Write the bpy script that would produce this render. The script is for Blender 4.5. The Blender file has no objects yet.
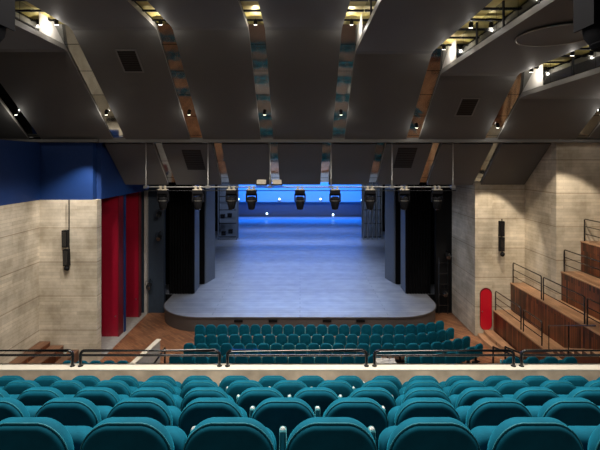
import bpy, bmesh, math, random
from mathutils import Vector, Matrix
random.seed(7)
S = bpy.context.scene
C = S.collection
E = 8.65                      # eye height above the stalls floor
F = 425.0
def P(px, py, D):             # a point seen at a pixel of the frame, D metres ahead
    return Vector(((px-300)*D/F, D, E+(161-py)*D/F))

# ------------------------------------------------------------------ camera, world, lights, exposure
cd = bpy.data.cameras.new('camera'); cam = bpy.data.objects.new('camera', cd); C.objects.link(cam)
cam.location = (0, 0, E); cam.rotation_euler = (math.pi/2, 0, 0)
cd.sensor_width = 36; cd.lens = F/600*36; cd.shift_y = -64/600; cd.clip_end = 300; cd.clip_start = .05
S.camera = cam
S.view_settings.view_transform = 'Standard'; S.view_settings.look = 'None'
S.view_settings.gamma = 1; S.view_settings.use_curve_mapping = False
S.view_settings.exposure = 0.0
W = bpy.data.worlds.new('world'); S.world = W; W.use_nodes = True
W.node_tree.nodes['Background'].inputs[0].default_value = (1.0, .93, .84, 1)
W.node_tree.nodes['Background'].inputs[1].default_value = .16

def area(name, loc, target, sx, sy, power, col, spread=math.pi):
    d = bpy.data.lights.new(name, 'AREA'); d.shape = 'RECTANGLE'; d.size = sx; d.size_y = sy
    d.energy = power; d.color = col; d.spread = spread
    o = bpy.data.objects.new(name, d); C.objects.link(o); o.location = loc
    o.rotation_euler = (Vector(target)-Vector(loc)).to_track_quat('-Z', 'Y').to_euler(); return o
def spot(name, loc, target, power, col, angle=60, blend=.5, r=.05):
    d = bpy.data.lights.new(name, 'SPOT'); d.energy = power; d.color = col
    d.spot_size = math.radians(angle); d.spot_blend = blend; d.shadow_soft_size = r
    o = bpy.data.objects.new(name, d); C.objects.link(o); o.location = loc
    o.rotation_euler = (Vector(target)-Vector(loc)).to_track_quat('-Z', 'Y').to_euler(); return o
WARM = (1.0, .86, .68); NEUT = (1.0, .93, .84); BLUE = (.006, .19, 1.0); PALE = (.56, .70, 1.0)
# house light
area('house_light_front', (0, 16.6, E+1.5), (0, 17.6, 0), 11, .8, 330, NEUT, math.radians(100))
area('house_light_balcony', (0, 4.3, E+3.5), (0, 4.9, 0), 8.6, 1.0, 1000, NEUT, math.radians(160))
area('house_light_stalls', (0, 17.5, E+.6), (0, 17.5, 0), 14, .5, 260, NEUT, math.radians(140))
# wall washers
spot('wall_spot_left', (-7.2, 12.5, E+2.2), (-10.2, 18.1, E-5.0), 1350, NEUT, 50, .5, .2)
spot('wall_spot_far_left', (-5.0, 9.5, E+2.6), (-11.1, 15.0, E-5.5), 1450, NEUT, 50, .5, .2)
spot('wall_spot_blue', (-8.3, 17.0, E+.3), (-9.4, 18.15, E-1.5), 520, NEUT, 62, .9, .05)
spot('wall_spot_right', (8.9, 18.5, E+.5), (9.4, 21.0, E-5.0), 1050, WARM, 54, .3, .06)
spot('wall_spot_far_right', (10.2, 15.6, E+1.4), (11.8, 18.4, E-4.0), 1050, WARM, 56, .3, .06)
spot('gallery_spot', (6.0, 13.0, E+2.2), (10.6, 17, E-6.0), 800, WARM, 62, .8, .2)
spot('red_spot', (-3.0, 16.0, E+.5), (-9.2, 23, E-4.5), 700, WARM, 50, .8, .2)
# stage light: rows of battens above the deck, washes, and added fill lamps
for y, h, pw, wd in ((26.2, .6, 110, 11), (29.2, .6, 120, 11), (32.4, .6, 120, 11), (36.2, .6, 125, 11), (41.2, .6, 125, 12), (48.5, .4, 120, 14)):
    u = min(1, max(0, (y-33)/16)); area('stage_batten', (0, y, E+h), (0, y, 0), wd, .2, pw, (.58-.30*u, .71-.29*u, 1), math.radians(40))
area('added_apron_fill', (0, 22.4, E-.1), (0, 23.2, 0), 9, .3, 210, (.50, .66, 1.0), math.radians(50))  # unseen lamp added to brighten the stage front like spill
spot('added_side_wall_fill', (1.5, 24.0, E-.9), (8.65, 22.9, E-5.5), 330, PALE, 50, .8, .1)  # added lamp imitating stage spill on the right side wall
area('stage_wash', (0, 31, E+2.0), (0, 30, 0), 11, 3, 330, PALE, math.radians(110))
area('cyclorama_wash', (0, 55.0, E+4.0), (0, 57.0, E-3), 22, 1.0, 2600, BLUE, math.radians(60))
area('added_rear_wall_fill', (0, 57.5, E-1.4), (0, 58.2, E-6), 20, .2, 260, (.03, .2, 1), math.radians(120))  # unseen lamp, added to lift the dark wall behind the backcloth
area('added_tower_fill', (0, 36, E+1.5), (0, 44, E-6), 15, 1.0, 420, PALE, math.radians(90))  # added fill so the rear towers do not come out black

# ------------------------------------------------------------------ materials
def nodes(name):
    m = bpy.data.materials.new(name); m.use_nodes = True
    n = m.node_tree.nodes; l = m.node_tree.links; return m, n, l, n['Principled BSDF']
def mat(name, col, rough=.6, metal=0, noise=0, nscale=6, sheen=0, sheen_col=None, spec=None, bump=0, emit=None, es=0, coat=0):
    m, n, l, b = nodes(name)
    b.inputs['Base Color'].default_value = (*col, 1); b.inputs['Roughness'].default_value = rough
    b.inputs['Metallic'].default_value = metal
    if spec is not None: b.inputs['Specular IOR Level'].default_value = spec
    if coat: b.inputs['Coat Weight'].default_value = coat
    if sheen:
        b.inputs['Sheen Weight'].default_value = sheen; b.inputs['Sheen Roughness'].default_value = .35
        b.inputs['Sheen Tint'].default_value = (*(sheen_col or col), 1)
    if emit: b.inputs['Emission Color'].default_value = (*emit, 1); b.inputs['Emission Strength'].default_value = es
    tc = n.new('ShaderNodeTexCoord'); nz = n.new('ShaderNodeTexNoise'); nz.inputs['Scale'].default_value = nscale
    nz.inputs['Detail'].default_value = 5; l.new(tc.outputs['Object'], nz.inputs['Vector'])
    if noise:
        r = n.new('ShaderNodeMapRange'); r.inputs['From Min'].default_value = .3; r.inputs['From Max'].default_value = .7
        r.inputs['To Min'].default_value = 1-noise; r.inputs['To Max'].default_value = 1+noise
        l.new(nz.outputs['Fac'], r.inputs['Value'])
        v = n.new('ShaderNodeVectorMath'); v.operation = 'SCALE'; v.inputs[0].default_value = col
        l.new(r.outputs[0], v.inputs['Scale']); l.new(v.outputs[0], b.inputs['Base Color'])
    if bump:
        bp = n.new('ShaderNodeBump'); bp.inputs['Strength'].default_value = bump; bp.inputs['Distance'].default_value = .02
        l.new(nz.outputs['Fac'], bp.inputs['Height']); l.new(bp.outputs[0], b.inputs['Normal'])
    return m
def pos_uv(n, l, axis, rot=0, order='hz'):
    g = n.new('ShaderNodeNewGeometry'); s = n.new('ShaderNodeSeparateXYZ'); c = n.new('ShaderNodeCombineXYZ')
    l.new(g.outputs['Position'], s.inputs[0])
    a, b = {'x': ('X', 'Z'), 'y': ('Y', 'Z'), 'z': ('X', 'Y')}[axis]
    if order == 'vh': a, b = b, a
    l.new(s.outputs[a], c.inputs[0]); l.new(s.outputs[b], c.inputs[1])
    mp = n.new('ShaderNodeMapping'); mp.inputs['Rotation'].default_value = (0, 0, rot); l.new(c.outputs[0], mp.inputs[0])
    return mp.outputs[0], g
def concrete(name, axis, tint=(.55, .485, .38)):
    m, n, l, b = nodes(name)
    uv, g = pos_uv(n, l, axis)
    def brick(w, h, mort, c1, c2, cm, off=.5):
        t = n.new('ShaderNodeTexBrick'); l.new(uv, t.inputs['Vector']); t.offset = off
        t.inputs['Scale'].default_value = 1; t.inputs['Brick Width'].default_value = w; t.inputs['Row Height'].default_value = h
        t.inputs['Mortar Size'].default_value = mort; t.inputs['Mortar Smooth'].default_value = .3; t.inputs['Bias'].default_value = 0
        t.inputs['Color1'].default_value = (*c1, 1); t.inputs['Color2'].default_value = (*c2, 1); t.inputs['Mortar'].default_value = (*cm, 1); return t
    bd = brick(1.9, .14, .007, (.86,)*3, (1.08,)*3, (.76,)*3, .37)
    jt = brick(60, 1.45, .022, (1,)*3, (1,)*3, (.62, .58, .54), 0)
    pn = brick(.62, .9, .004, (.92,)*3, (1.06,)*3, (.95,)*3, .5)
    nz = n.new('ShaderNodeTexNoise'); nz.inputs['Scale'].default_value = .9; nz.inputs['Detail'].default_value = 9; nz.inputs['Roughness'].default_value = .65
    l.new(g.outputs['Position'], nz.inputs['Vector'])
    cr = n.new('ShaderNodeValToRGB'); e = cr.color_ramp.elements
    e[0].position = .33; e[0].color = (tint[0]*.66, tint[1]*.63, tint[2]*.58, 1); e[1].position = .66; e[1].color = (tint[0]*1.18, tint[1]*1.18, tint[2]*1.2, 1)
    l.new(nz.outputs['Fac'], cr.inputs[0])
    cur = cr.outputs[0]
    for t in (bd, jt, pn):
        v = n.new('ShaderNodeVectorMath'); v.operation = 'MULTIPLY'; l.new(cur, v.inputs[0]); l.new(t.outputs['Color'], v.inputs[1]); cur = v.outputs[0]
    l.new(cur, b.inputs['Base Color']); b.inputs['Roughness'].default_value = .85
    bp = n.new('ShaderNodeBump'); bp.inputs['Strength'].default_value = .5; bp.inputs['Distance'].default_value = .02
    l.new(bd.outputs['Color'], bp.inputs['Height']); l.new(bp.outputs[0], b.inputs['Normal'])
    return m
def planks(name, axis, w, h, c1, c2, cm, mort=.006, rot=0, rough=.45, order='hz', nz_amt=.25, bias=0):
    m, n, l, b = nodes(name)
    uv, g = pos_uv(n, l, axis, rot, order)
    t = n.new('ShaderNodeTexBrick'); l.new(uv, t.inputs['Vector'])
    t.inputs['Scale'].default_value = 1; t.inputs['Brick Width'].default_value = w; t.inputs['Row Height'].default_value = h
    t.inputs['Mortar Size'].default_value = mort; t.inputs['Mortar Smooth'].default_value = .2; t.inputs['Bias'].default_value = bias
    t.inputs['Color1'].default_value = (*c1, 1); t.inputs['Color2'].default_value = (*c2, 1); t.inputs['Mortar'].default_value = (*cm, 1)
    nz = n.new('ShaderNodeTexNoise'); nz.inputs['Scale'].default_value = 1.6; nz.inputs['Detail'].default_value = 8
    l.new(g.outputs['Position'], nz.inputs['Vector'])
    r = n.new('ShaderNodeMapRange'); r.inputs['From Min'].default_value = .3; r.inputs['From Max'].default_value = .7
    r.inputs['To Min'].default_value = 1-nz_amt; r.inputs['To Max'].default_value = 1+nz_amt; l.new(nz.outputs['Fac'], r.inputs['Value'])
    v = n.new('ShaderNodeVectorMath'); v.operation = 'SCALE'; l.new(t.outputs['Color'], v.inputs[0]); l.new(r.outputs[0], v.inputs['Scale'])
    l.new(v.outputs[0], b.inputs['Base Color']); b.inputs['Roughness'].default_value = rough
    return m
M = {}
M['conc_x'] = concrete('board_marked_concrete_front', 'x')
M['conc_y'] = concrete('board_marked_concrete_side', 'y')
M['conc_z'] = mat('smooth_concrete', (.36, .34, .32), .8, noise=.12)
M['conc_par'] = mat('parapet_concrete', (.52, .43, .32), .85, noise=.3, nscale=3)
M['blue_wall'] = mat('blue_painted_wall', (.0, .024, .125), .6, noise=.05)
M['parquet'] = planks('oak_parquet', 'z', .7, .11, (.19, .075, .034), (.36, .17, .085), (.07, .03, .012), rot=math.radians(45), rough=.35)
M['slat'] = planks('dark_wood_slats', 'y', 2.4, .11, (.032, .009, .004), (.20, .058, .022), (.02, .007, .004), mort=.012, order='vh', rough=.4, nz_amt=.4)
M['slat_x'] = planks('dark_wood_slats_end', 'x', 2.4, .11, (.032, .009, .004), (.20, .058, .022), (.02, .007, .004), mort=.012, order='vh', rough=.4, nz_amt=.4)
M['deck'] = planks('oak_deck_boards', 'z', .16, 2.2, (.30, .16, .085), (.42, .24, .135), (.13, .065, .03), mort=.004, rough=.4)
M['stage'] = planks('grey_stage_boards', 'z', 9, .34, (.22, .23, .26), (.27, .28, .31), (.15, .16, .19), mort=.02, rough=.42, nz_amt=.14)
M['fascia'] = mat('stage_fascia_grey', (.085, .07, .064), .6, noise=.1, nscale=1)
M['panel'] = mat('ceiling_panel_dark_grey', (.105, .104, .100), .65, noise=.05, nscale=.7)
M['panel_edge_lit'] = mat('ceiling_panel_edge_lit_grey', (.24, .23, .21), .5)  # panel grey lightened for side faces that catch the slot light
M['trough'] = mat('trough_grey', (.16, .155, .145), .5)
M['vent'] = mat('vent_black', (.012, .012, .012), .6)
M['frame'] = mat('vent_frame_grey', (.16, .155, .15), .5)
M['black'] = mat('black_paint', (.006, .006, .007), .6, spec=.15)
M['lamp_black'] = mat('matt_lamp_black', (.004, .004, .005), .85, spec=.08)
M['row_floor_darkened'] = planks('row_flooring_darkened_for_mirrors', 'z', .7, .11, (.06, .028, .016), (.12, .055, .03), (.03, .012, .006), rot=math.radians(45), rough=.45)  # floor between rows darkened to mute orange in the ceiling mirrors
M['bar'] = mat('bar_steel', (.16, .16, .155), .45, metal=.6)
M['gloss'] = mat('black_gloss_metal', (.010, .010, .011), .22, metal=.0, coat=.6)
M['velvet_black'] = mat('black_serge_curtain', (.004, .004, .0045), .95, spec=.1)
M['portal'] = mat('portal_grey_paint', (.12, .14, .175), .6, noise=.04)
M['navy'] = mat('navy_wall_paint', (.018, .032, .055), .7, noise=.1)
M['cyc'] = mat('cyclorama_cloth', (.75, .78, .85), .8)
M['blue_back'] = mat('rear_wall_blue', (.22, .25, .34), .7)
M['pale'] = mat('pale_skirting', (.7, .74, .8), .5)
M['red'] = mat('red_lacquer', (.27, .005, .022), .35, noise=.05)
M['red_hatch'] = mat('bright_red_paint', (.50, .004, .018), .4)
M['red_shade'] = mat('red_lacquer_shade', (.14, .006, .014), .4)  # darker copy of the red; shade on door sides put into the colour
M['cream'] = mat('cream_coping_stone', (.80, .74, .62), .55, noise=.04)
M['steel'] = mat('bright_steel', (.42, .42, .40), .35, metal=1)
M['cable'] = mat('pale_cable', (.55, .55, .53), .4)
M['beige'] = mat('beige_metal', (.26, .23, .18), .5)
M['teal'] = mat('teal_velvet', (.0005, .086, .138), .85, noise=.2, nscale=9, sheen=.5, sheen_col=(.02, .52, .75), spec=.15)
M['teal_arm_lit'] = mat('teal_velvet_armrest', (.07, .34, .39), .75, sheen=.7, sheen_col=(.2, .72, .8))  # paler copy of the teal; top light on armrests put into the colour
M['pipe'] = mat('teal_piping_rim_sheen', (.004, .14, .19), .6, sheen=.5, sheen_col=(.3, .8, .85))  # paler teal carries the bright rim sheen of the velvet
M['cheek'] = mat('white_slot_cheek', (.62, .60, .56), .6)
M['deck_dark'] = planks('dark_oak_boards', 'z', .16, 2.2, (.12, .055, .03), (.2, .1, .055), (.05, .02, .01), mort=.004, rough=.5)
M['cap'] = mat('white_armrest_cap', (.8, .82, .8), .35)
M['lens'] = mat('lamp_lens', (1, 1, 1), .5, emit=(1, .93, .8), es=5)
M['glass'] = mat('dark_lens_glass', (.01, .01, .012), .08, coat=1)
M['lit_void'] = mat('yellow_lit_void', (.80, .66, .22), .4, metal=.35, noise=.3, nscale=2)  # yellow of the warm-lit ceiling void put into a sheet's colour
M['bulb'] = mat('blue_work_light', (1, 1, 1), .5, emit=(.5, .75, 1), es=6)
M['carpet'] = mat('dark_step_carpet', (.03, .03, .032), .95)
def mirror_mat(name, axis, seam):
    m, n, l, b = nodes(name)
    uv, g = pos_uv(n, l, axis)
    t = n.new('ShaderNodeTexBrick'); l.new(uv, t.inputs['Vector']); t.offset = 0
    t.inputs['Scale'].default_value = 1; t.inputs['Brick Width'].default_value = seam[0]; t.inputs['Row Height'].default_value = seam[1]
    t.inputs['Mortar Size'].default_value = .012; t.inputs['Color1'].default_value = (.40, .41, .40, 1); t.inputs['Color2'].default_value = (.30, .30, .28, 1)
    t.inputs['Mortar'].default_value = (.03, .03, .03, 1); l.new(t.outputs['Color'], b.inputs['Base Color'])
    b.inputs['Metallic'].default_value = 1; b.inputs['Roughness'].default_value = .07
    nz = n.new('ShaderNodeTexNoise'); nz.inputs['Scale'].default_value = 1.1; l.new(g.outputs['Position'], nz.inputs['Vector'])
    bp = n.new('ShaderNodeBump'); bp.inputs['Strength'].default_value = .12; bp.inputs['Distance'].default_value = .05
    l.new(nz.outputs['Fac'], bp.inputs['Height']); l.new(bp.outputs[0], b.inputs['Normal'])
    return m
M['mirror'] = mirror_mat('bronze_mirror', 'z', (50, .9))
M['mirror_side'] = mirror_mat('bronze_mirror_side', 'y', (1.1, 30))

# ------------------------------------------------------------------ mesh helpers
class MB:
    def __init__(s): s.b = bmesh.new()
    def box(s, x0, x1, y0, y1, z0, z1):
        vs = [s.b.verts.new((x, y, z)) for x in (x0, x1) for y in (y0, y1) for z in (z0, z1)]
        for f in ((0,1,3,2), (4,6,7,5), (0,4,5,1), (2,3,7,6), (0,2,6,4), (1,5,7,3)): s.b.faces.new([vs[i] for i in f])
        return s
    def prism(s, pts, axis, a0, a1):    # polygon pts extruded along an axis
        def mk(p, a): return {'x': (a, p[0], p[1]), 'y': (p[0], a, p[1]), 'z': (p[0], p[1], a)}[axis]
        A = [s.b.verts.new(mk(p, a0)) for p in pts]; B = [s.b.verts.new(mk(p, a1)) for p in pts]; k = len(pts)
        s.b.faces.new(A); s.b.faces.new(B[::-1])
        for i in range(k): s.b.faces.new([A[i], B[i], B[(i+1) % k], A[(i+1) % k]])
        return s
    def tube(s, pts, r, seg=10):
        pts = [Vector(p) for p in pts]; rings = []
        for i, p in enumerate(pts):
            if i == 0: t = pts[1]-p
            elif i == len(pts)-1: t = p-pts[i-1]
            else: t = (pts[i+1]-p).normalized()+(p-pts[i-1]).normalized()
            q = t.to_track_quat('Z', 'Y')
            rr = r[i] if isinstance(r, (list, tuple)) else r
            rings.append([s.b.verts.new(p+q @ Vector((rr*math.cos(a), rr*math.sin(a), 0))) for a in [2*math.pi*k/seg for k in range(seg)]])
        for a, b in zip(rings, rings[1:]):
            # line the rings up so that the tube does not twist
            off = min(range(seg), key=lambda o: sum((a[k].co-b[(k+o) % seg].co).length for k in range(0, seg, 3)))
            b[:] = b[off:]+b[:off]
            for k in range(seg): s.b.faces.new([a[k], a[(k+1) % seg], b[(k+1) % seg], b[k]])
        s.b.faces.new(rings[0][::-1]); s.b.faces.new(rings[-1]); return s
    def lathe(s, prof, c, axis=(0, 0, 1), seg=20):
        q = Vector(axis).to_track_quat('Z', 'Y'); c = Vector(c); rings = []
        for r, h in prof: rings.append([s.b.verts.new(c+q @ Vector((r*math.cos(2*math.pi*k/seg), r*math.sin(2*math.pi*k/seg), h))) for k in range(seg)])
        for a, b in zip(rings, rings[1:]):
            for k in range(seg): s.b.faces.new([a[k], a[(k+1) % seg], b[(k+1) % seg], b[k]])
        s.b.faces.new(rings[0][::-1]); s.b.faces.new(rings[-1]); return s
    def pad(s, w, h, rt, rb, t, e, lean=0, y0=0, z0=0, bulge=0, seg=7, crown=0):
        """upholstered slab: outline in XZ with rounded top (rt) and bottom (rb) corners, thickness t along Y, rounded edge e"""
        def outline(ins):
            W2 = w/2-ins; H1 = h-ins; H0 = ins; o = []
            a, b = max(rt-ins, .004), max(rb-ins, .004)
            for (cx, cz, r, st) in ((W2-a, H1-a, a, 0), (-W2+a, H1-a, a, 90), (-W2+b, H0+b, b, 180), (W2-b, H0+b, b, 270)):
                for k in range(seg+1):
                    an = math.radians(st+90*k/seg); o.append((cx+r*math.cos(an), cz+r*math.sin(an)))
            return o
        rings = []
        steps = [(-t/2-bulge, w*.25), (-t/2-bulge*.5, w*.12)] if bulge else []
        for k in range(5): an = math.pi/2*k/4; steps.append((-t/2+e*(1-math.sin(an)), e*(1-math.cos(an)) if False else e*(1-math.sin(math.pi/2*k/4))))
        steps = [(-t/2-bulge, min(w*.22, h*.3))] if bulge else []
        for k in range(5): an = math.pi/2*k/4; steps.append((-t/2+e*(1-math.cos(an)), e*(1-math.sin(an))))
        for k in range(5): an = math.pi/2*(4-k)/4; steps.append((t/2-e*(1-math.cos(an)), e*(1-math.sin(an))))
        if bulge: steps.append((t/2+bulge, min(w*.22, h*.3)))
        for y, ins in steps: rings.append([s.b.verts.new((x, y0+y+lean*z, z0+z-crown*(z/h)*(2*x/w)**2)) for x, z in outline(ins)])
        k = len(rings[0])
        for a, b in zip(rings, rings[1:]):
            for i in range(k): s.b.faces.new([a[i], a[(i+1) % k], b[(i+1) % k], b[i]])
        s.b.faces.new(rings[0][::-1]); s.b.faces.new(rings[-1]); return s
    def build(s, name, material, parent=None, smooth=False, mats=None, pick=None):
        bmesh.ops.recalc_face_normals(s.b, faces=s.b.faces[:])
        me = bpy.data.meshes.new(name)
        if pick:
            for f in s.b.faces: f.material_index = pick(f)
        s.b.to_mesh(me); s.b.free()
        for mm in (mats or [material]): me.materials.append(mm)
        if smooth:
            for p in me.polygons: p.use_smooth = True
            me.set_sharp_from_angle(angle=math.radians(50))
        o = bpy.data.objects.new(name, me); C.objects.link(o)
        if parent: o.parent = parent
        return o
def tag(o, label, cat, group=None, kind=None):
    o['label'] = label; o['category'] = cat
    if group: o['group'] = group
    if kind: o['kind'] = kind
    return o
def thing(name, label, cat, loc=(0, 0, 0), group=None, rz=0):
    o = bpy.data.objects.new(name, None); C.objects.link(o); o.location = loc; o.rotation_euler = (0, 0, rz); o.empty_display_size = .2
    return tag(o, label, cat, group)
def struct(o): o['kind'] = 'structure'; return o
def dup(root, loc, rz=0, label=None, group=None, skip=()):
    r = root.copy(); C.objects.link(r); r.location = loc; r.rotation_euler = (0, 0, rz)
    if label: r['label'] = label
    if group: r['group'] = group
    for ch in list(root.children):
        if ch.name.split('.')[0] in skip: continue
        c = ch.copy(); C.objects.link(c); c.parent = r
        for g in ch.children: d = g.copy(); C.objects.link(d); d.parent = c
    return r
ORD = ['first', 'second', 'third', 'fourth', 'fifth', 'sixth', 'seventh', 'eighth', 'ninth', 'tenth', 'eleventh', 'twelfth', 'thirteenth',
       'fourteenth', 'fifteenth', 'sixteenth', 'seventeenth', 'eighteenth', 'nineteenth', 'twentieth', 'twenty-first', 'twenty-second',
       'twenty-third', 'twenty-fourth', 'twenty-fifth', 'twenty-sixth', 'twenty-seventh', 'twenty-eighth']
def ordl(i): return ORD[i]

# ------------------------------------------------------------------ the shell
ZC = E-1.66          # top of the concrete at left
struct(MB().box(-12.5, 15, 4, 24.6, -.3, 0).build('floor', M['parquet']))
struct(MB().box(-12, -8.65, 18.5, 24.2, 0, .012).build('floor_side_bay', M['conc_z']))
# left side
struct(MB().box(-11.5, -11.1, 0, 18.5, 0, ZC).build('wall_left', M['conc_y']))
struct(MB().box(-11.5, -11.1, 0, 18.5, ZC, E+.79).build('wall_left_upper', M['blue_wall']))
struct(MB().box(-11.1, -8.65, 18.1, 18.5, 0, ZC).build('wall_left_front', M['conc_x']))
struct(MB().box(-11.1, -8.85, 18.15, 18.5, ZC, E+.79).build('wall_left_front_upper', M['blue_wall']))
struct(MB().box(-9.0, -8.65, 18.5, 24.2, ZC, E+.79).build('wall_left_stage_side', M['blue_wall']))
struct(MB().box(-12.2, -9.9, 18.5, 24.2, 0, ZC).build('wall_left_bay', M['red_shade']))
struct(MB().box(-8.78, -8.64, 23.95, 24.2, 0, ZC).build('trim_1', M['conc_z']))
struct(MB().box(-14.9, -14.5, 0, 18.8, 0, E+6.2).build('wall_left_outer', M['black']))
struct(MB().box(-14.5, -8.65, 18.6, 18.9, E+.6, E+6.2).build('wall_left_attic', M['black']))
# right side
struct(MB().box(8.65, 9.0, 21.4, 24.2, 0, E+6.2).build('wall_right_stage_side', M['conc_y']))
struct(MB().box(8.65, 11.4, 21.0, 21.4, 0, E+6.2).build('wall_right_front', M['conc_x']))
struct(MB().box(11.1, 11.5, 18.8, 21.0, 0, E+6.2).build('wall_right_step', M['conc_y']))
struct(MB().box(11.1, 15, 18.4, 18.8, 0, E+6.2).build('wall_right_outer', M['conc_x']))
struct(MB().box(14.6, 15, 0, 18.4, 0, E+6.2).build('wall_right', M['conc_y']))
struct(MB().box(-14.9, 15, -2, 24.6, E+6.2, E+6.5).build('ceiling', M['black']))
# header above the stage opening
struct(MB().box(-7.75, 7.75, 24.2, 24.6, E-.9, E+6.2).build('wall_header', M['black']))

# stage house
struct(MB().box(-16, 16, 24.6, 62, -.3, .0).build('floor_stage_house', M['black']))
struct(MB().box(-16.3, -16, 24.2, 62, 0, E+10).build('wall_stage_left', M['black']))
struct(MB().box(16, 16.3, 24.2, 62, 0, E+10).build('wall_stage_right', M['black']))
struct(MB().box(-16, 16, 24.2, 62, E+10, E+10.3).build('ceiling_stage', M['black']))
struct(MB().box(-16, 16, 58.2, 58.6, 0, E+10).build('wall_stage_rear', M['blue_back']))
struct(MB().box(-16, -7.75, 24.2, 24.5, 0, E+6).build('wall_proscenium_left', M['navy']))
struct(MB().box(7.75, 16, 24.2, 24.5, 0, E+6).build('wall_proscenium_right', M['black']))

# stage platform
ST = E-7.9
def stage_outline():
    pts = []
    a, b = 2.5, 2.4
    for k in range(17):
        t = math.pi/2*k/16; pts.append((-(5.0+a*math.sin(t)*1.0), 21.5+b*(1-math.cos(t))))
    return pts
lft = stage_outline()[::-1]           # from the side to the front
front = lft+[(-x, y) for x, y in lft[::-1]]
st = thing('stage_platform', 'wide raised stage with rounded front corners and grey boarded deck', 'stage', (0, 21.5, 0))
st.location = (0, 0, 0)
front_full = [(-7.5, 25.2)]+front+[(7.5, 25.2)]
MB().prism(front_full, 'z', 0, ST-.06).build('fascia', M['fascia'], st, smooth=True)
o = [(x*1.006, y-.04) for x, y in front_full]
MB().prism(o, 'z', ST-.06, ST).build('deck_edge', M['fascia'], st, smooth=True)
MB().prism([(x, y-.03) for x, y in front_full]+[(9.5, 25.2), (9.5, 57.8), (-9.5, 57.8), (-9.5, 25.2)], 'z', ST, ST+.015).build('deck', M['stage'], st)
MB().box(-9.5, 9.5, 25.2, 57.8, 0.01, ST-.01).build('substructure', M['black'], st)
for px in (238.5, 273, 327, 360.5):
    p = P(px, 320.8, 21.5); MB().box(p.x-.22, p.x+.22, 21.45, 21.5, p.z-.06, p.z+.05).build('vent_slot', M['black'], st)

# wings: black legs and grey portal panels
def wing(sgn, side):
    t = thing('stage_curtain', f'tall black masking curtain at the {side} of the stage opening nearest the hall', 'curtain', (0, 0, 0), 'stage masking')
    n = 9; pts = []
    x0, x1 = sgn*6.28, sgn*7.75
    for k in range(n*4+1):
        u = k/(n*4); pts.append((x0+(x1-x0)*u, 25.2+.05*math.sin(u*n*2*math.pi)))
    pts += [(x, y+.12) for x, y in pts[::-1]]
    MB().prism(pts, 'z', ST+.03, E+1).build('drape', M['velvet_black'], t, smooth=True)
    t2 = thing('portal_panel', f'slim grey blue upright panel just behind the {side} black curtain', 'panel', (0, 0, 0), 'stage masking')
    MB().prism([(sgn*6.28, 25.4), (sgn*6.4, 25.4), (sgn*6.4, 26.6), (sgn*6.3, 26.6)], 'z', ST+.02, E+1).build('panel_face', M['portal'], t2)
    t3 = thing('portal_panel', f'broad grey blue upright panel second from the front on the {side} of the stage', 'panel', (0, 0, 0), 'stage masking')
    MB().prism([(sgn*6.04, 27.35), (sgn*6.16, 27.3), (sgn*5.85, 28.6), (sgn*5.72, 28.6)], 'z', ST+.02, E+1).build('panel_face', M['portal'], t3)
    t4 = thing('stage_curtain', f'black masking curtain beside the second grey panel on the {side} of the stage', 'curtain', (0, 0, 0), 'stage masking')
    MB().box(min(sgn*6.12, sgn*9), max(sgn*6.12, sgn*9), 27.15, 27.3, ST+.03, E+1).build('drape', M['velvet_black'], t4)
    for D, wh in ((31.5, 'close behind the second grey panel'), (36.5, 'just before the lighting tower'), (47.5, 'behind the lighting tower')):
        t5 = thing('stage_curtain', f'black masking curtain deep in the {side} wing, {wh}', 'curtain', (0, 0, 0), 'stage masking')
        MB().box(min(sgn*8.4, sgn*12), max(sgn*8.4, sgn*12), D, D+.12, ST+.03, E+1).build('drape', M['velvet_black'], t5)
wing(-1, 'left'); wing(1, 'right')
tag(MB().box(-12, 12, 33, 33.15, E-.9, E+9.99).build('stage_border', M['velvet_black']), 'black border cloth hung across the stage above the lights', 'curtain')
# lighting towers
def tower(sgn, side, lab):
    D = 42.6; x0, x1 = sgn*6.35, sgn*8.2; a, b = min(x0, x1), max(x0, x1)
    t = thing('lighting_tower', lab, 'tower', (0, 0, 0))
    for x in ([a, a+.45, a+.9, a+1.35, b] if sgn > 0 else [a, b]):
        for y in ((D, D+.9)): MB().tube([(x, y, ST+.02), (x, y, E+.3)], .06, 8).build('upright', M['steel' if sgn > 0 else 'portal'], t)
    for k in range(6):
        z = ST+.3+k*1.35
        MB().tube([(a, D, z), (b, D, z)], .04, 8).build('crossbar', M['black'], t)
    MB().box(a+.05, b-.05, D+.95, D+1.0, ST+.02, E+.3).build('backing_panel', M['portal'], t)
    return t, a, b, D
t, a, b, D = tower(-1, 'left', 'grey lighting tower with lamps at its foot at the left rear of the stage')
for k, (dx, dz) in enumerate(((.5, 2.2), (1.2, 2.3), (.6, .5), (1.3, .7))):
    l_ = MB().box(a+dx-.2, a+dx+.2, D-.5, D-.1, ST+dz, ST+dz+.4).build('lamp_housing', M['black'], t)
    MB().lathe([(.0, 0), (.12, 0), (.12, .03), (.0, .03)], (a+dx, D-.52, ST+dz+.2), (0, -1, 0)).build('lens', M['glass'], l_)
tower(1, 'right', 'pale scaffold lighting tower with close upright tubes at the right rear of the stage')
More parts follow.
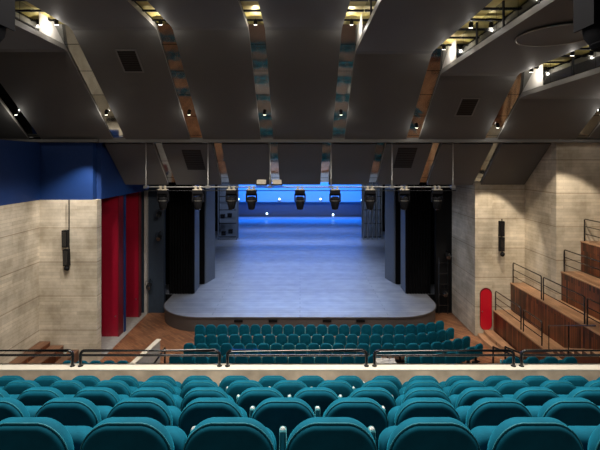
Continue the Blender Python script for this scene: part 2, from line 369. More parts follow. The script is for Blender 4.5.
# rear of the stage
cyc = thing('cyclorama', 'bright blue lit backcloth hanging at the rear of the stage with weighted pipe', 'backcloth', (0, 0, 0))
zc = P(0, 202, 57).z
MB().box(-14, 14, 57, 57.04, zc, E+9.99).build('cloth', M['cyc'], cyc)
MB().tube([(-14, 56.98, zc), (14, 56.98, zc)], .08, 8).build('bottom_pipe', M['steel'], cyc)
tag(MB().box(-10, 10, 57.4, 57.8, ST+.02, ST+.32).build('rear_skirting', M['pale']), 'long pale low kerb along the foot of the rear stage wall', 'kerb')
for i, (px, py, lab) in enumerate(((238.5, 199, 'small white work light at the left end of the blue backcloth'), (279.5, 199, 'small white work light left of centre on the blue backcloth'),
        (320.5, 199, 'small white work light right of centre on the blue backcloth'), (362, 200, 'small white work light at the right end of the blue backcloth'),
        (267, 213.5, 'bright work light low on the dark blue rear wall left of centre'), (333, 214.5, 'bright work light low on the dark blue rear wall right of centre'))):
    p = P(px, py, 56.96 if i < 4 else 58.18); t = thing('work_light', lab, 'lamp', p, 'work lights at the rear of the stage')
    MB().lathe([(.0, 0), (.16, 0), (.19, .12), (.0, .12)], (0, 0, 0), (0, -1, 0), 12).build('housing', M['black'], t)
    MB().lathe([(.0, .125), (.14, .125), (.10, .18), (.0, .18)], (0, 0, 0), (0, -1, 0), 12).build('bulb', M['bulb'], t)

# things on the side walls of the stage
def side_gear(px, py, D, lab, w=.5):
    p = P(px, py, D); t = thing('side_spotlight', lab, 'spotlight', p, 'spotlights in the dark side recesses')
    MB().lathe([(0, 0), (.13, 0), (.15, .3), (.11, .42), (0, .42)], (0, -.1, 0), (.2*(1 if px < 300 else -1), -1, -.25), 14).build('housing', M['gloss'], t, True)
    MB().tube([(-.18, -.25, -.02), (-.18, -.15, .2), (.18, -.15, .2), (.18, -.25, -.02)], .015, 6).build('yoke', M['black'], t)
    MB().tube([(0, -.15, .2), (0, .10, .25)], .03, 6).build('bracket', M['black'], t)
side_gear(160, 213, 24.1, 'uppermost black spotlight in the navy recess left of the stage')
side_gear(160, 236, 24.1, 'middle black spotlight in the navy recess left of the stage')
side_gear(150, 284, 24.1, 'lowest black spotlight in the navy recess left of the stage')
side_gear(447, 254, 24.1, 'upper black spotlight in the dark recess right of the stage')
side_gear(444, 291, 24.1, 'lower black spotlight in the dark recess right of the stage')
t = thing('pipe_rack', 'dark pipe rack standing on the floor right of the stage', 'rack', (8.1, 24.0, 0))
for dx in (-.25, .25): MB().tube([(dx, 0, .0), (dx, 0, 3.2)], .025, 8).build('upright', M['gloss'], t)
for k in range(5): MB().tube([(-.25, 0, .5+k*.6), (.25, 0, .5+k*.6)], .02, 8).build('shelf_bar', M['gloss'], t)

# ------------------------------------------------------------------ red bay doors at left, red hatch at right
def red_panel(D, x0, x1, th, lab):
    t = thing('red_door', lab, 'door', (0, 0, 0), 'red doors in the left side bay')
    MB().box(x0, x1, D, D+.07, .02, ZC-.02).build('leaf', M['red'], t)
    MB().box(x1, x1+.05, D-.02, D+th, .02, ZC-.01).build('return_jamb', M['red_shade'], t)
    h = MB().lathe([(0, 0), (.035, 0), (.035, .05), (0, .05)], (x1-.12, D, 1.02), (0, -1, 0), 12).build('knob', M['steel'], t)
    return t
red_panel(20.9, -9.75, -8.95, .5, 'tall red door nearest the hall in the left side bay')
red_panel(23.5, -9.75, -8.94, .3, 'tall red door nearest the stage in the left side bay')
tag(MB().box(-8.90, -8.86, 21.45, 21.65, .012, ZC-.01).build('blue_post', M['blue_wall']), 'narrow blue post between the two tall red doors', 'post')
hc = P(485.8, 309, 21.0)
t = thing('red_hatch_door', 'red capsule shaped door set in the right concrete wall', 'door', (hc.x, 20.99, hc.z))
def capsule(w, h, seg=14):
    r = w/2; return [(r*math.cos(math.pi*k/seg), h/2-r+r*math.sin(math.pi*k/seg)) for k in range(seg+1)]+[(-r*math.cos(math.pi*k/seg), -h/2+r-r*math.sin(math.pi*k/seg)) for k in range(seg+1)]
MB().prism(capsule(.6, 2.1), 'y', -.01, .0).build('reveal', M['red_shade'], t)  # flat plate; shade of the door recess put into its red
MB().prism([(x, z-.03) for x, z in capsule(.54, 2.0)], 'y', -.03, -.01).build('leaf', M['red_hatch'], t)
MB().lathe([(0, 0), (.025, 0), (.03, .05), (0, .05)], (-.2, -.03, -.1), (0, -1, 0), 10).build('knob', M['steel'], t)

# ------------------------------------------------------------------ suspended ceiling
SX = [-11.3, -7.7, -4.41, -1.41, 1.63, 4.8, 8.14, 12.0]
KY = [75, 50, 28, 28, 28, 52, 74, 97, 112]
G = .27
def kink(y): D = 15.08/((161-y)/F+.78); return D, (161-y)*D/F
edges = [-14.5]+SX+[15.5]
pan_lab = ['leftmost dark ceiling panel partly hidden by the blue wall', 'dark ceiling panel above the blue wall, second from the left',
  'dark ceiling panel with a square vent, third from the left', 'dark ceiling panel left of centre, without any vent', 'central dark ceiling panel right over the middle of the stage',
  'dark ceiling panel just right of the central one, with lower fold', 'dark ceiling panel with a square vent and a round disc at right',
  'dark ceiling panel second from the right edge with low fold', 'rightmost dark ceiling panel in the far right corner']
DB = 18.12; ZB = .93
PZ = []
for i in range(9):
    x0, x1 = edges[i]+(G if i else 0), edges[i+1]-(G if i < 8 else 0)
    if i == 0: x0 = -14.45
    if i == 8: x1 = 14.55
    Dk, zk = kink(KY[i]); PZ.append(zk)
    th = .16
    pts = [(DB, ZB+E), (Dk+.25, zk-.2+E), (Dk+.08, zk-.05+E), (Dk-.12, zk+E), (2.4, zk+.12+E), (2.4, zk+.12+th+E), (Dk-.05, zk+th+E), (DB+.0, ZB+th*1.25+E)]
    o = MB().prism(pts, 'x', x0, x1).build('ceiling_panel', None, mats=[M['panel'], M['panel_edge_lit']], pick=lambda f: 1 if abs(f.normal.x) > .9 else 0)
    tag(o, pan_lab[i], 'ceiling panel', 'suspended ceiling panels')
bl = tag(MB().box(-8.6, 11.05, DB+.02, 18.58, E+.80, E+1.0).box(-14.45, -8.6, DB-.14, DB-.02, E+.80, E+.92).box(11.05, 14.5, DB+.03, DB+.26, E+.80, E+.92).build('light_trough', M['trough']), 'long grey trough running across the hall under the ceiling panels', 'trough')
# mirror strips along the slope
nm = ['far left', 'second from the left', 'third from the left', 'just left of centre', 'just right of centre', 'third from the right', 'second from the right', 'far right']
u = Vector((0, .788, -.615)); nrm = Vector((0, .615, .788))
for i, x in enumerate(SX):
    hi = max(KY[i], KY[i+1]); lo = min(KY[i], KY[i+1])
    Dk, zk = kink(lo)
    t = thing('mirror_strip', f'narrow bronze mirror strip between ceiling panels, {nm[i]}', 'mirror', (0, 0, 0), 'mirror strips between the upper ceiling panels')
    a = [(Dk, zk+E+.12), (DB-.0, ZB+E+.06), (DB-.0, ZB+E+.16), (Dk, zk+E+.22)]
    MB().prism(a, 'x', x-G-.02, x+G+.02).build('mirror_sheet', M['mirror'], t)
    if i > 0:
        a = [(Dk, zk+E+.23), (2.6, zk+E+.36), (2.6, zk+E+.41), (Dk, zk+E+.3)]
        MB().prism(a, 'x', x-G-.02, x+G+.02).build('lit_void_cover', M['lit_void'], t)  # sheet standing in for the yellow-lit void above the slot
        for k in range(9):
            y = Dk-.3-k*.85
            MB().box(x-G, x+G, y-.04, y+.04, zk+E+.13, zk+E+.18).build('crossbar', M['black'], t)
    # vertical mirror where neighbouring panels differ in height
    if i > 0 and KY[i] != KY[i+1]:
        lowright = KY[i+1] > KY[i]
        xs = x+G+.012 if lowright else x-G-.012
        Dl, zl = kink(hi)
        z1 = zk+.30
        a = [(Dl+.02, zl+.17+E), (Dk+.02, z1+E), (5.3, z1+.1+E), (5.3, zl+.30+E), (Dl-.1, zl+.18+E)]
        yc = Dl-1.5
        a = [(yc, zl+.19+E), (yc, z1+.04+E), (5.3, z1+.1+E), (5.3, zl+.30+E)]
        MB().prism(a, 'x', xs, xs+(.02 if lowright else -.02)).build('side_mirror', M['mirror_side'], t)
        a = [(Dl+.02, zl+.17+E), (Dk+.02, z1+E), (yc+.03, z1+.03+E), (yc+.03, zl+.19+E)]
        MB().prism(a, 'x', xs, xs+(.02 if lowright else -.02)).build('cheek', M['cheek'], t)
        if i == 1:
            for q in range(3): MB().tube([(xs-.05, yc-1.6*q, zl+.25+E), (xs-.05, yc-1.6*(q+1), z1+.05+E)], .05, 8).build('diagonal_brace', M['black'], t)
        for q in range(1, 5): MB().box(xs-.02, xs+.02, yc-1.6*q-.03, yc-1.6*q+.03, zl+.2+E, z1+.08+E).build('frame_post', M['black'], t)
# lower sloping panels over the stage front
C0 = (18.75, .74); C1 = (21.0, -1.17)
CX = [-8.62, -6.3, -3.67, -1.2, 1.2, 3.58, 6.06, 8.72, 11.08]
cl = ['first from the left, over the blue wall', 'second from the left', 'third from the left', 'in the very centre', 'just right of the centre', 'third from the right', 'second from the right', 'first from the right, against the concrete wall']
for i in range(8):
    x0 = CX[i]+(0 if i == 0 else .2); x1 = CX[i+1]-(0 if i == 7 else .2)
    pts = [(C0[0], C0[1]+E), (C1[0]-.02, C1[1]+E), (C1[0]-.02, C1[1]+.18+E), (C0[0]+.1, C0[1]+.2+E)]
    o = MB().prism(pts, 'x', x0, x1).build('reflector_panel', None, mats=[M['panel'], M['panel_edge_lit']], pick=lambda f: 1 if abs(f.normal.x) > .9 else 0)
    tag(o, f'dark lower sloping panel above the stage front, {cl[i]}', 'ceiling panel', 'lower sloping panels above the stage')
for i in range(1, 8):
    x = CX[i]; t = tag(MB().prism([(C0[0]+.05, C0[1]+.16+E), (C1[0]-.03, C1[1]+.12+E), (C1[0]-.03, C1[1]+.16+E), (C0[0]+.05, C0[1]+.2+E)], 'x', x-.2, x+.2).build('mirror_strip', M['mirror']),
        f'short bronze mirror strip between lower sloping panels, {ORD[i-1]} from the left', 'mirror', 'mirror strips between the lower panels')
struct(MB().box(-8.65, 11.1, 21.0, 21.05, E+C1[1]+.2, E+6.2).build('wall_above_stage', M['black']))

# vents on the sloping panels
def on_slope(px, py):
    D = 15.08/((161-py)/F+.78); return Vector(((px-300)*D/F, D, E+(161-py)*D/F))
def vent(px, py, lab, w=.72, h=1.0, onC=False):
    if onC:
        s = (C1[1]-C0[1])/(C1[0]-C0[0]); k = (161-py)/F
        D = (C0[1]-s*C0[0])/(k-s); p = Vector(((px-300)*D/F, D, E+k*D)); ang = math.atan(-s)
    else: p = on_slope(px, py); ang = math.atan(.78)
    t = thing('air_vent', lab, 'vent', p, 'vents in the ceiling panels'); t.rotation_euler = (-ang, 0, 0)
    f = MB()
    f.box(-w/2, w/2, -h/2, -h/2+.05, -.03, .0).box(-w/2, w/2, h/2-.05, h/2, -.03, 0).box(-w/2, -w/2+.05, -h/2, h/2, -.03, 0).box(w/2-.05, w/2, -h/2, h/2, -.03, 0)
    if not onC: f.build('frame', M['frame'], t)
    g = MB().box(-w/2+.05, w/2-.05, -h/2+.05, h/2-.05, -.012, -.002)
    g.build('grille', M['vent'], t)
    s_ = MB()
    for k in range(9): y = -h/2+.1+k*(h-.2)/8; s_.box(-w/2+.05, w/2-.05, y-.008, y+.008, -.022, -.012)
    s_.build('slats', M['black'], t)
vent(130, 61, 'square black air vent in the ceiling panel at left')
vent(467, 107, 'square black air vent in the ceiling panel at right')
vent(194, 160, 'faint dark air vent in lower sloping panel left of centre', .95, 1.5, True)
vent(405, 158, 'faint dark air vent in lower sloping panel right of centre', .95, 1.5, True)
t = thing('round_ceiling_disc', 'large round disc with thin pale rim set in the ceiling at right', 'ceiling disc', (6.45, 10.6, E+PZ[6]+.0))
zt = .035
MB().lathe([(0, 0), (.93, 0), (.93, .03), (0, .03)], (0, 0, -.0+zt-.05), (0, 0, 1), 48).build('disc', M['panel'], t)
m_ = MB(); N = 48
m_.tube([(.96*math.cos(2*math.pi*k/N), .96*math.sin(2*math.pi*k/N), zt-.045) for k in range(N+1)], .018, 6); m_.build('rim', M['steel'], t)

# downlights: trough row
for i, px in enumerate((78, 143, 205, 268, 331, 393, 457, 520, 585)):
    p = P(px, 142.5, 18.38); t = thing('downlight', f'round recessed downlight in the long ceiling trough, {ORD[i]} from the left', 'downlight', (p.x, 18.38, E+.80), 'downlights in the trough')
    MB().lathe([(.09, -.02), (.11, -.02), (.11, 0), (.09, 0)], (0, 0, 0), (0, 0, 1), 18).build('ring', M['steel'], t)
    MB().lathe([(0, -.012), (.09, -.012), (.09, -.004), (0, -.004)], (0, 0, 0), (0, 0, 1), 18).build('lens', M['lens'], t)
# slot spotlights: at the fold and at the foot of each mirror strip
def slot_spot(loc, lab, power, tgt, grp):
    t = thing('slot_spotlight', lab, 'spotlight', loc, grp)
    MB().lathe([(0, 0), (.06, 0), (.06, .12), (.04, .15), (0, .15)], (0, 0, -.02), (0, -.25, 1), 14).build('housing', M['black'], t, True)
    MB().lathe([(0, -.01), (.055, -.01), (.055, 0), (0, 0)], (0, 0, -.025), (0, -.25, 1), 14).build('lens', M['lens'], t)
    MB().tube([(0, 0, .1), (0, .02, .17)], .012, 6).build('stem', M['black'], t)
    d = bpy.data.lights.new('slot_lamp', 'POINT'); d.energy = power; d.color = NEUT; d.shadow_soft_size = .012
    o = bpy.data.objects.new('slot_lamp', d); C.objects.link(o); o.parent = t; o.location = (0, -.03, -.1)
for i, x in enumerate(SX):
    lo = min(KY[i], KY[i+1]); Dk, zk = kink(lo)
    if KY[i] != KY[i+1] and i:
        for D3 in (Dk-2.6, Dk-4.9): slot_spot((x, D3, E+zk+.04), f'glowing spotlight in flat ceiling slot {nm[i]}, '+('nearer the fold' if D3 > Dk-3 else 'nearer the camera'), 9, None, 'spotlights in the flat ceiling slots')
    if i: slot_spot((x, Dk-.35, E+zk+.02), f'small glowing spotlight at the fold of the ceiling slot {nm[i]}', 16, None, 'spotlights at the ceiling folds')
    D2 = 16.9 if i not in (5, 6) else 17.5
    z2 = ZB+.78*(DB-D2)
    slot_spot((x, D2, E+z2-.02), f'small glowing spotlight near the foot of the ceiling slot {nm[i]}', 9, None, 'spotlights at the feet of the ceiling slots')

# ------------------------------------------------------------------ lighting bar with moving heads
BD = 18.7; BZ = P(0, 187, BD).z
xL, xR = P(144, 0, BD).x, P(456, 0, BD).x
t = thing('lighting_bar', 'long thin steel lighting bar hung on cables before the stage', 'lighting bar', (0, 0, 0))
MB().tube([(xL, BD, BZ), (xR, BD, BZ)], .032, 10).build('pipe', M['bar'], t)
MB().tube([(xL, BD, BZ-.16), (xR, BD, BZ-.16)], .018, 8).build('lower_pipe', M['black'], t)
for px in (146, 208, 270, 331, 392, 453):
    x = P(px, 0, BD).x
    c = MB().tube([(x, BD, BZ+.0), (x, BD, E+.8)], .011, 6).build('cable', M['cable'], t)
    MB().tube([(x, BD, BZ+.05), (x, BD, BZ+.34)], .035, 8).build('turnbuckle', M['steel'], c)
    MB().box(x-.09, x+.09, BD-.07, BD+.07, BZ-.06, BZ+.06).build('clamp', M['steel'], t)
for px in (261.5, 277):
    p = P(px, 182, BD-.05); tt = thing('power_box', 'pale metal box with dark base on the lighting bar, ' + ('left' if px < 270 else 'right')+' of the middle cable', 'power box', (p.x, BD-.06, BZ+.06), 'power boxes on the lighting bar')
    MB().box(-.2, .2, -.1, .1, .08, .26).build('case', M['beige'], tt); MB().box(-.24, .24, -.12, .12, 0, .08).build('base', M['black'], tt)
def moving_head(loc, lab, first=None):
    t = thing('moving_head_light', lab, 'stage light', loc, 'moving head lights on the bar')
    MB().box(-.22, .22, -.15, .15, -.28, -.13).build('base', M['lamp_black'], t)
    MB().box(-.20, .20, -.13, .13, -.13, -.09).build('top_plate', M['beige'], t)
    MB().box(-.14, -.06, -.05, .05, -.09, .05).box(.06, .14, -.05, .05, -.09, .05).build('clamp', M['beige'], t)
    MB().prism([(-.24, -.28), (.24, -.28), (.25, -.36), (.25, -.62), (.19, -.68), (.19, -.38), (-.19, -.38), (-.19, -.68), (-.25, -.62), (-.25, -.36)], 'y', -.08, .08).build('yoke', M['lamp_black'], t)
    h = MB().lathe([(0, 0), (.14, 0), (.18, -.05), (.185, -.3), (.15, -.48), (.13, -.56), (0, -.56)], (0, 0, -.42), (0, 0, 1), 20).build('head', M['lamp_black'], t, True)
    MB().lathe([(.187, -.16), (.192, -.16), (.192, -.19), (.187, -.19)], (0, 0, -.42), (0, 0, 1), 20).build('band', M['steel'], h)
    MB().lathe([(0, -.565), (.11, -.565), (.09, -.58), (0, -.58)], (0, 0, -.42), (0, 0, 1), 20).build('lens', M['glass'], h)
    return t
mx = (163, 198, 231.5, 251.5, 300, 335, 370, 404, 437)
mh = None
for i, px in enumerate(mx):
    loc = (P(px, 0, BD).x, BD, BZ); lab = f'black moving head stage light on the bar, {ORD[i]} from the left'
    if mh is None: mh = moving_head(loc, lab)
    else: dup(mh, loc, 0, lab)

# ------------------------------------------------------------------ column speakers
def column(pt, ys, D, rod, side, ball):
    t = thing('column_speaker', f'slim black two part column loudspeaker on the {side} concrete wall', 'loudspeaker', (0, 0, 0))
    for k, (y0, y1) in enumerate(ys):
        a, b = P(pt+(.7 if k else -.5)*(1 if pt < 300 else 0), y0, D), P(pt, y1, D)
        m = MB().prism([(D-.12, b.z), (D+.05, b.z), (D+.05-.03*k, a.z), (D-.14, a.z)], 'x', a.x-.115, a.x+.115); s = m.build('cabinet', M['black'], t)
        MB().box(a.x-.09, a.x+.09, D-.15, D-.142, b.z+.04, a.z-.04).build('grille', M['gloss'], s)
    a = P(pt+.9, ball, D); MB().lathe([(0, -.1), (.08, -.08), (.12, 0), (.08, .08), (0, .1)], (a.x, D-.05, a.z), (0, -1, 0), 16).build('end_lamp', M['black'], t, True)
    MB().tube([(P(pt+1.5, 0, D).x, D+.08, P(0, rod, D).z), (P(pt+1.5, 0, D).x, D+.08, P(0, ball, D).z)], .025, 8).build('mounting_rod', M['black'], t)
column(66.5, ((230, 247), (249, 265.5)), 17.9, 200, 'left', 268)
column(501.2, ((221, 236), (237, 251)), 20.75, 219, 'right', 254)
# near loudspeaker hanging in the top right corner, and another at the top left edge
def hung(px0, px1, D, ybot, zc, lab):
    p = P((px0+px1)/2, ybot, D); w = (px1-px0)*D/F; H = lambda v: v*w/.75
    t = thing('hanging_stage_light', lab, 'stage light', p, 'large black lights hung near the balcony')
    h = MB().lathe([(0, 0), (w*.24, 0), (w*.30, H(.05)), (w*.42, H(.2)), (w*.46, H(.45)), (w*.46, H(.75)), (0, H(.78))], (0, 0, 0), (0, .05, 1), 28).build('head', M['lamp_black'], t, True)
    MB().lathe([(w*.27, .0), (w*.33, .03), (w*.33, .04), (w*.27, .01)], (0, 0, 0), (0, .05, 1), 28).build('lens_ring', M['lamp_black'], h)
    MB().prism([(-w*.5, H(.3)), (-w*.465, H(.3)), (-w*.465, H(.85)), (w*.465, H(.85)), (w*.465, H(.3)), (w*.5, H(.3)), (w*.5, H(1.0)), (-w*.5, H(1.0))], 'y', -.12, .14).build('yoke', M['lamp_black'], t)
    MB().box(-w*.45, w*.45, -.15, .2, H(1.0), H(1.35)).build('base', M['lamp_black'], t)
    MB().tube([(0, 0, H(1.35)), (0, 0, H(1.35)+(zc-p.z-H(1.35)))], .03, 8).build('drop_pipe', M['lamp_black'], t)
hung(584, 634, 3.6, 48, E+2.60, 'black stage light hanging in the top right corner of the view')
hung(-46, 4, 3.6, 46, E+3.8, 'black stage light cut off at the top left edge of the view')

# ------------------------------------------------------------------ seats
def make_seat():
    t = thing('theatre_seat', '', 'theatre seat', (0, 0, 0), 'x')
    b = MB().pad(.475, .56, .15, .07, .115, .05, lean=-.08, y0=.04, z0=.30, bulge=.006, seg=9, crown=.038).build('backrest', M['teal'], t, True)
    w2, rt = .475/2-.003, .148; pts = []
    H = .56-.003
    def q(x, z): return (x, .04-.030-.08*z, .30+z-.038*(z/.56)*(2*x/.475)**2)
    pts.append(q(w2, .08)); pts.append(q(w2, .25))
    for k in range(9): an = math.pi/2*k/8; pts.append(q(w2-rt+rt*math.cos(an), H-rt+rt*math.sin(an)))
    for k in range(9): an = math.pi/2*k/8; pts.append(q(-w2+rt-rt*math.sin(an), H-rt+rt*math.cos(an)))
    pts.append(q(-w2, .25)); pts.append(q(-w2, .08))
    MB().tube(pts, .004, 6).build('rim_sheen_piping', M['pipe'], b, True)  # added tube tracing the bright edge line of the seatback
    MB().pad(.45, .40, .10, .06, .13, .05, lean=.06, y0=.30, z0=.20, bulge=.01).build('seat_cushion', M['teal'], t, True)
    h = .60
    a = MB().pad(.042, h, .018, .004, .06, .012, y0=.33).build('armrest', M['teal_arm_lit'], t, True); a.location = (.265, .0, 0)
    MB().lathe([(0, 0), (.017, 0), (.017, .010), (.010, .02), (0, .022)], (0, .325, h-.012), (0, 0, 1), 14).build('cap', M['cap'], a, True)
    MB().box(-.18, .18, .10, .22, 0, .05).box(-.03, .03, .12, .20, .05, .40).build('pedestal', M['black'], t)
    return t
proto = make_seat(); used = False
# a little seat tilt is kept out: every row is straight
def place_seat(loc, rz, label, group, left_arm=False):
    global used
    if not used:
        used = True; r = proto; r.location = loc; r.rotation_euler = (0, 0, rz); r['label'] = label; r['group'] = group
    else: r = dup(proto, loc, rz, label, group)
    if left_arm:
        a = [c for c in r.children if c.name.startswith('armrest')][0]
        b = a.copy(); C.objects.link(b); b.parent = r; b.location = (-.265, 0, 0)
        for g in a.children: d = g.copy(); C.objects.link(d); d.parent = b
    return r
rows = [(2.21, 1.336, -.367), (3.13, 1.745, -.122), (4.09, 2.18, -.375), (5.04, 2.60, -.119), (5.99, 3.026, -.38)]
rn = ['nearest the camera', 'second from the camera', 'third from the camera', 'fourth from the camera', 'directly behind the parapet']
ftops = []
for ri, (D, drop, x0) in enumerate(rows):
    lim = 318*D/F+.6; xs = [x0+.53*k for k in range(-12, 13) if abs(x0+.53*k) < lim]
    z = E-drop-.86; ftops.append(z)
    for i, x in enumerate(xs):
        place_seat((x, D, z), 0, f'teal velvet seat in the balcony row {rn[ri]}, {ordl(i)} from the left', f'seats of the balcony row {rn[ri]}', i == 0)
# balcony steps
for i, z in enumerate(ftops):
    D = rows[i][0]
    y1 = D+.80 if i < 4 else 6.82
    y0 = D-.15 if i else .6
    struct(MB().box(-9.5, 9.5, y0, y1, z-.45, z).build('floor_balcony_step', M['carpet']))
struct(MB().box(-9.5, 9.5, 5.0, 6.95, ftops[4]-.9, ftops[4]-.45).build('floor_balcony_slab', M['conc_z']))
# parapet
ZP = E-3.33
t = thing('balcony_parapet', 'low concrete parapet with cream coping across the front of the balcony', 'parapet', (0, 0, 0))
MB().box(-9.5, 9.5, 6.803, 6.98, ftops[4]-.9, ZP-.022).build('wall', M['conc_par'], t)
MB().prism([(6.80, ZP-.022), (6.80, ZP-.006), (6.81, ZP), (6.99, ZP), (7.0, ZP-.006), (7.0, ZP-.022)], 'x', -9.5, 9.5).build('coping', M['cream'], t)
# railings on the parapet
segs = [(-74, 72.5), (80.5, 219.5), (227.5, 366.5), (374.5, 513.5), (521.5, 668)]
sl = ['at the far left', 'second from the left', 'in the centre', 'second from the right', 'at the far right']
for k, (a, b) in enumerate(segs):
    RD = 6.9; xa, xb = P(a, 0, RD).x, P(b, 0, RD).x; zt = P(0, 350.6, RD).z; zl = P(0, 355.2, RD).z; r = .07
    t = thing('balcony_railing', f'black tubular railing section on the balcony parapet, {sl[k]}', 'railing', ((xa+xb)/2, RD, ZP), 'railing sections on the parapet')
    o = Vector(((xa+xb)/2, RD, ZP))
    pts = [Vector((xa, RD, ZP)), Vector((xa, RD, zt-r))]+[Vector((xa+r-r*math.cos(math.pi/2*j/5), RD, zt-r+r*math.sin(math.pi/2*j/5))) for j in range(1, 6)]
    pts += [Vector((xb-r+r*math.sin(math.pi/2*j/5), RD, zt-r+r*math.cos(math.pi/2*j/5))) for j in range(0, 6)]+[Vector((xb, RD, ZP))]
    MB().tube([p-o for p in pts], .024, 10).build('top_rail', M['gloss'], t, True)
    MB().tube([Vector((xa, RD, zl))-o, Vector((xb, RD, zl))-o], .019, 10).build('lower_rail', M['gloss'], t, True)
    for x in (xa, xb): MB().lathe([(0, 0), (.04, 0), (.04, .008), (0, .008)], Vector((x, RD, ZP))-o, (0, 0, 1), 14).build('base_plate', M['gloss'], t)

# stalls
srows = [(20.25, -4.78, 23, 0), (19.15, -4.53, 23, 0), (18.1, -4.72, 24, .04), (16.95, -4.98, 25, .08), (15.9, -5.0, 19, .12), (14.9, -4.75, 19, .16), (13.9, -5.0, 19, .2)]
sn = ['front stalls row before the stage', 'second stalls row from the stage', 'third stalls row from the stage', 'fourth stalls row from the stage', 'fifth stalls row, seen in the ceiling mirrors', 'sixth stalls row, seen in the ceiling mirrors', 'seventh stalls row, seen in the ceiling mirrors']
for ri, (D, x0, n, z) in enumerate(srows):
    for i in range(n):
        if i == 0: x, y, rz = x0, D, 0.0
        else:
            if x > 4.3 and ri < 4: rz += .09
            x += .53*math.cos(rz); y += .53*math.sin(rz)
        if ri == 3 and 3.0 < x < 4.1: continue
        place_seat((x, y, z), rz, f'teal seat in the {sn[ri]}, {ordl(i)} from the left', f'seats of the {sn[ri]}', i == 0)
struct(MB().box(-4.9, 6.9, 17.4, 20.7, 0, .006).build('floor_stalls_rows', M['row_floor_darkened']))  # dark zone added under the seats for the mirror reflections
struct(MB().box(-6.0, 7.6, 16.3, 17.4, 0, .08-.002).build('floor_stalls_step', M['row_floor_darkened']))
struct(MB().box(-6.0, 7.6, 15.3, 16.3, 0, .118).build('floor_stalls_step', M['row_floor_darkened']))
struct(MB().box(-6.0, 7.6, 14.3, 15.3, 0, .158).build('floor_stalls_step', M['row_floor_darkened']))
struct(MB().box(-6.0, 7.6, 12.5, 14.3, 0, .198).build('floor_stalls_step', M['row_floor_darkened']))
for q, D in enumerate((16.6, 15.5, 14.4, 13.3)):
    for i in range(5 if q < 2 else 4): place_seat((-9.05+.53*i, D, .0), 0, f'teal side seat left of the cream stair wall, {ORD[q]} row, {ordl(i)} from left', 'side seats at the left', i == 0)
# raised side seats at right
struct(MB().box(7.15, 9.5, 12.8, 14.9, 0, 1.3).build('floor_side_platform', M['slat_x']))
for i, px in enumerate((513, 532, 551, 570)):
    p = P(px, 0, 14.1); place_seat((p.x, 14.1, 1.3), (-.1, .15, -.1, .1)[i], f'teal side seat beyond the railing at right, {ordl(i)} from the left', 'side seats at the right')
for i in range(4): place_seat((7.4+.53*i, 13.1, 1.3), 0, f'teal side seat in the rear row beyond the railing at right, {ordl(i)} from left', 'side seats at the right')

# cream stair wall at left
t = thing('stair_wall', 'low pale stair wall with cream top standing on the wooden floor at left', 'wall', (0, 0, 0))
MB().prism([(-6.16, 18.3), (-6.02, 18.3), (-6.75, 12.6), (-6.9, 12.6)], 'z', 0, .93).build('wall', M['conc_z'], t)
MB().prism([(-6.19, 18.33), (-5.99, 18.33), (-6.72, 12.6), (-6.93, 12.6)], 'z', .93, .97).build('coping', M['cream'], t)
# black handrails by the stairs
def rail(name, lab, pts, posts, r=.022, group=None):
    t = thing(name, lab, 'handrail', (0, 0, 0), group)
    MB().tube(pts, r, 8).build('rail', M['gloss'], t, True)
    for p, q in posts: MB().tube([p, q], r, 8).build('post', M['gloss'], t, True)
rail('stair_handrail', 'black handrail just right of the cream stair wall', [(-5.6, 17.6, .9), (-5.9, 14.5, .4)], [((-5.6, 17.6, 0), (-5.6, 17.6, .9)), ((-5.85, 15.0, .21), (-5.85, 15.0, .5))], .04)
rail('stair_handrail', 'black handrail between stalls seats and the right gallery', [(8.0, 17.6, .95), (8.45, 15.4, 1.3)], [((8.0, 17.6, 0), (8.0, 17.6, .95)), ((8.4, 15.6, 0), (8.4, 15.6, 1.26))], .04)
rail('stair_handrail', 'second black handrail nearer the right gallery', [(8.5, 17.6, .95), (8.95, 15.4, 1.3)], [((8.5, 17.6, 0), (8.5, 17.6, .95)), ((8.9, 15.6, 0), (8.9, 15.6, 1.26))], .04)

# control desk behind the stalls
p = P(387, 357, 16.4)
t = thing('control_desk', 'pale slatted control desk standing among the stalls behind the parapet', 'desk', (p.x, 16.6, .08))
MB().box(-.38, .38, -.25, .25, .62, .76).build('cabinet', M['conc_z'], t)
for k in range(3): MB().box(-.36, .36, -.262, -.25, .645+k*.035, .66+k*.035).build('slat', M['pale'], t)
for sx in (-.33, .33): MB().box(sx-.03, sx+.03, -.2, .2, 0, .62).build('leg', M['black'], t)
for sx in (-.1, .15): MB().tube([(sx, .1, .76), (sx, .1, .93), (sx+.06, .08, .99), (sx+.2, .05, .95), (sx+.24, .05, .85)], .012, 6).build('gooseneck_lamp', M['gloss'], t)

# ------------------------------------------------------------------ right galleries
tiers = [(9.54, -7.34, 21.0, 'lowest'), (10.4, -6.0, 21.0, 'second lowest'), (11.3, -4.77, 18.4, 'third'), (12.15, -3.45, 18.4, 'highest')]
for i, (X, z, D1, nme) in enumerate(tiers):
    X2 = tiers[i+1][0] if i < 3 else 14.6
    if i == 1: X2 = 11.08
    if i != 1: X2 -= .02
    D1 -= .02
    zt = z+E
    t = thing('gallery_tier', f'{nme} wooden gallery tier along the right wall, dark slatted front', 'gallery', (0, 0, 0), 'stepped galleries at the right')
    m = MB(); m.box(X, X2+(0 if i != 1 else 0), 8.5, D1, .0, zt-.05)
    if i == 1: m.box(11.08, 11.28, 8.5, 18.38, 0, zt-.05)
    m.build('slatted_front', None, t, mats=[M['slat'], M['slat_x']], pick=lambda f: 1 if abs(f.normal.y) > .9 else 0)
    m = MB(); m.box(X-.03, X2, 8.5, D1, zt-.05, zt)
    if i == 1: m.box(11.08, 11.28, 8.5, 18.38, zt-.05, zt)
    m.build('deck', M['deck'], t)
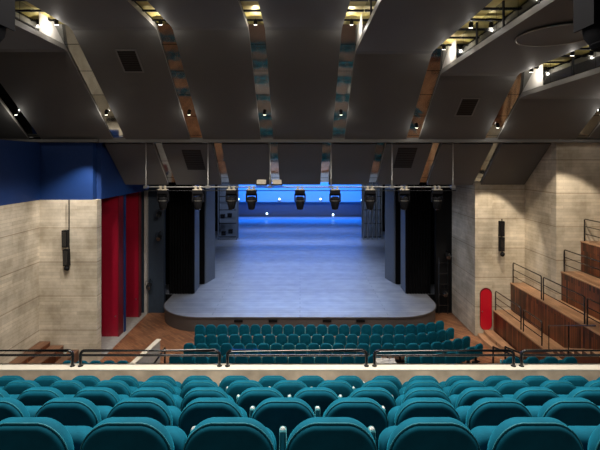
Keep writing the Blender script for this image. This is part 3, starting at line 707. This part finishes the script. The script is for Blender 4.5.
def gallery_rail(X, z, D0, D1, h, lab, n=3):
    t = thing('gallery_railing', lab, 'railing', (X, (D0+D1)/2, z), 'railings of the right galleries'); L = (D1-D0)/2
    MB().tube([(0, -L, 0), (0, -L, h-.06), (0, -L+.02, h-.015), (0, -L+.06, h), (0, L-.06, h), (0, L-.02, h-.015), (0, L, h-.06), (0, L, 0)], .028, 8).build('frame', M['gloss'], t, True)
    for k in range(1, n): MB().tube([(0, -L, h*k/n), (0, L, h*k/n)], .02, 8).build('crossbar', M['gloss'], t, True)
def gz(k): return tiers[k][1]+E
gallery_rail(9.62, gz(0), 18.5, 20.9, .95, 'black railing on the lowest gallery, section nearest the red hatch')
gallery_rail(9.62, gz(0), 16.9, 18.3, .95, 'black railing on the lowest gallery, section nearer the camera')
gallery_rail(10.48, gz(1), 18.45, 20.9, 1.0, 'black railing on the second gallery, section against the concrete wall')
gallery_rail(10.48, gz(1), 15.65, 18.3, 1.0, 'black railing on the second gallery, middle section')
gallery_rail(10.48, gz(1), 12.8, 15.5, 1.0, 'black railing on the second gallery, section cut by the right edge')
gallery_rail(11.38, gz(2), 14.8, 18.3, .95, 'black railing on the third gallery beside the outer concrete wall')
gallery_rail(12.25, gz(3), 14.4, 18.3, .95, 'black railing on the highest gallery at the right edge')
# wooden steps beside the lowest gallery
t = thing('gallery_steps', 'low curved wooden steps at the foot of the red hatch', 'steps', (0, 0, 0))
for k, (xa, zz) in enumerate(((8.75, .16), (9.05, .33), (9.3, .5))):
    m = MB(); pts = [(9.48, 20.95), (xa, 20.95), (xa-.05, 20.2), (xa+.02, 19.4-.3*k), (xa+.25, 18.7-.3*k), (9.48, 18.3-.3*k)]
    if k < 2: m.prism(pts, 'z', 0 if k == 0 else .16, zz).build('step', M['deck'], t)
t = thing('gallery_stair', 'short wooden stair climbing along the second gallery front', 'stairs', (0, 0, 0))
for k in range(6):
    y1 = 16.3-k*.42; m = MB().box(9.7, 10.34, y1-.42, y1, gz(0), gz(0)+.17*(k+1)-.03); s_ = m.build('riser', M['slat_x'], t)
    MB().box(9.68, 10.36, y1-.44, y1+.02, gz(0)+.17*(k+1)-.03, gz(0)+.17*(k+1)).build('tread', M['deck'], t)
rail('stair_handrail', 'black handrail of the short wooden stair at the right edge', [(9.66, 16.5, gz(0)), (9.66, 16.5, gz(0)+.95), (9.66, 13.9, gz(0)+1.95)], [((9.66, 15.3, gz(0)), (9.66, 15.3, gz(0)+1.4))])

# wooden steps at left
t = thing('side_steps', 'dark wooden steps running along the left concrete wall', 'steps', (0, 0, 0))
for k, (xa, xb, z) in enumerate(((-11.07, -10.62, -7.67), (-10.6, -10.05, -7.84), (-9.75, -9.4, -8.02))):
    MB().box(xa, xb, 12.5, 18.06, 0, z+E-.04).build('riser', M['slat'], t)
    MB().box(xa, xb, 12.5, 18.08, z+E-.04, z+E).build('tread', M['deck_dark'], t)
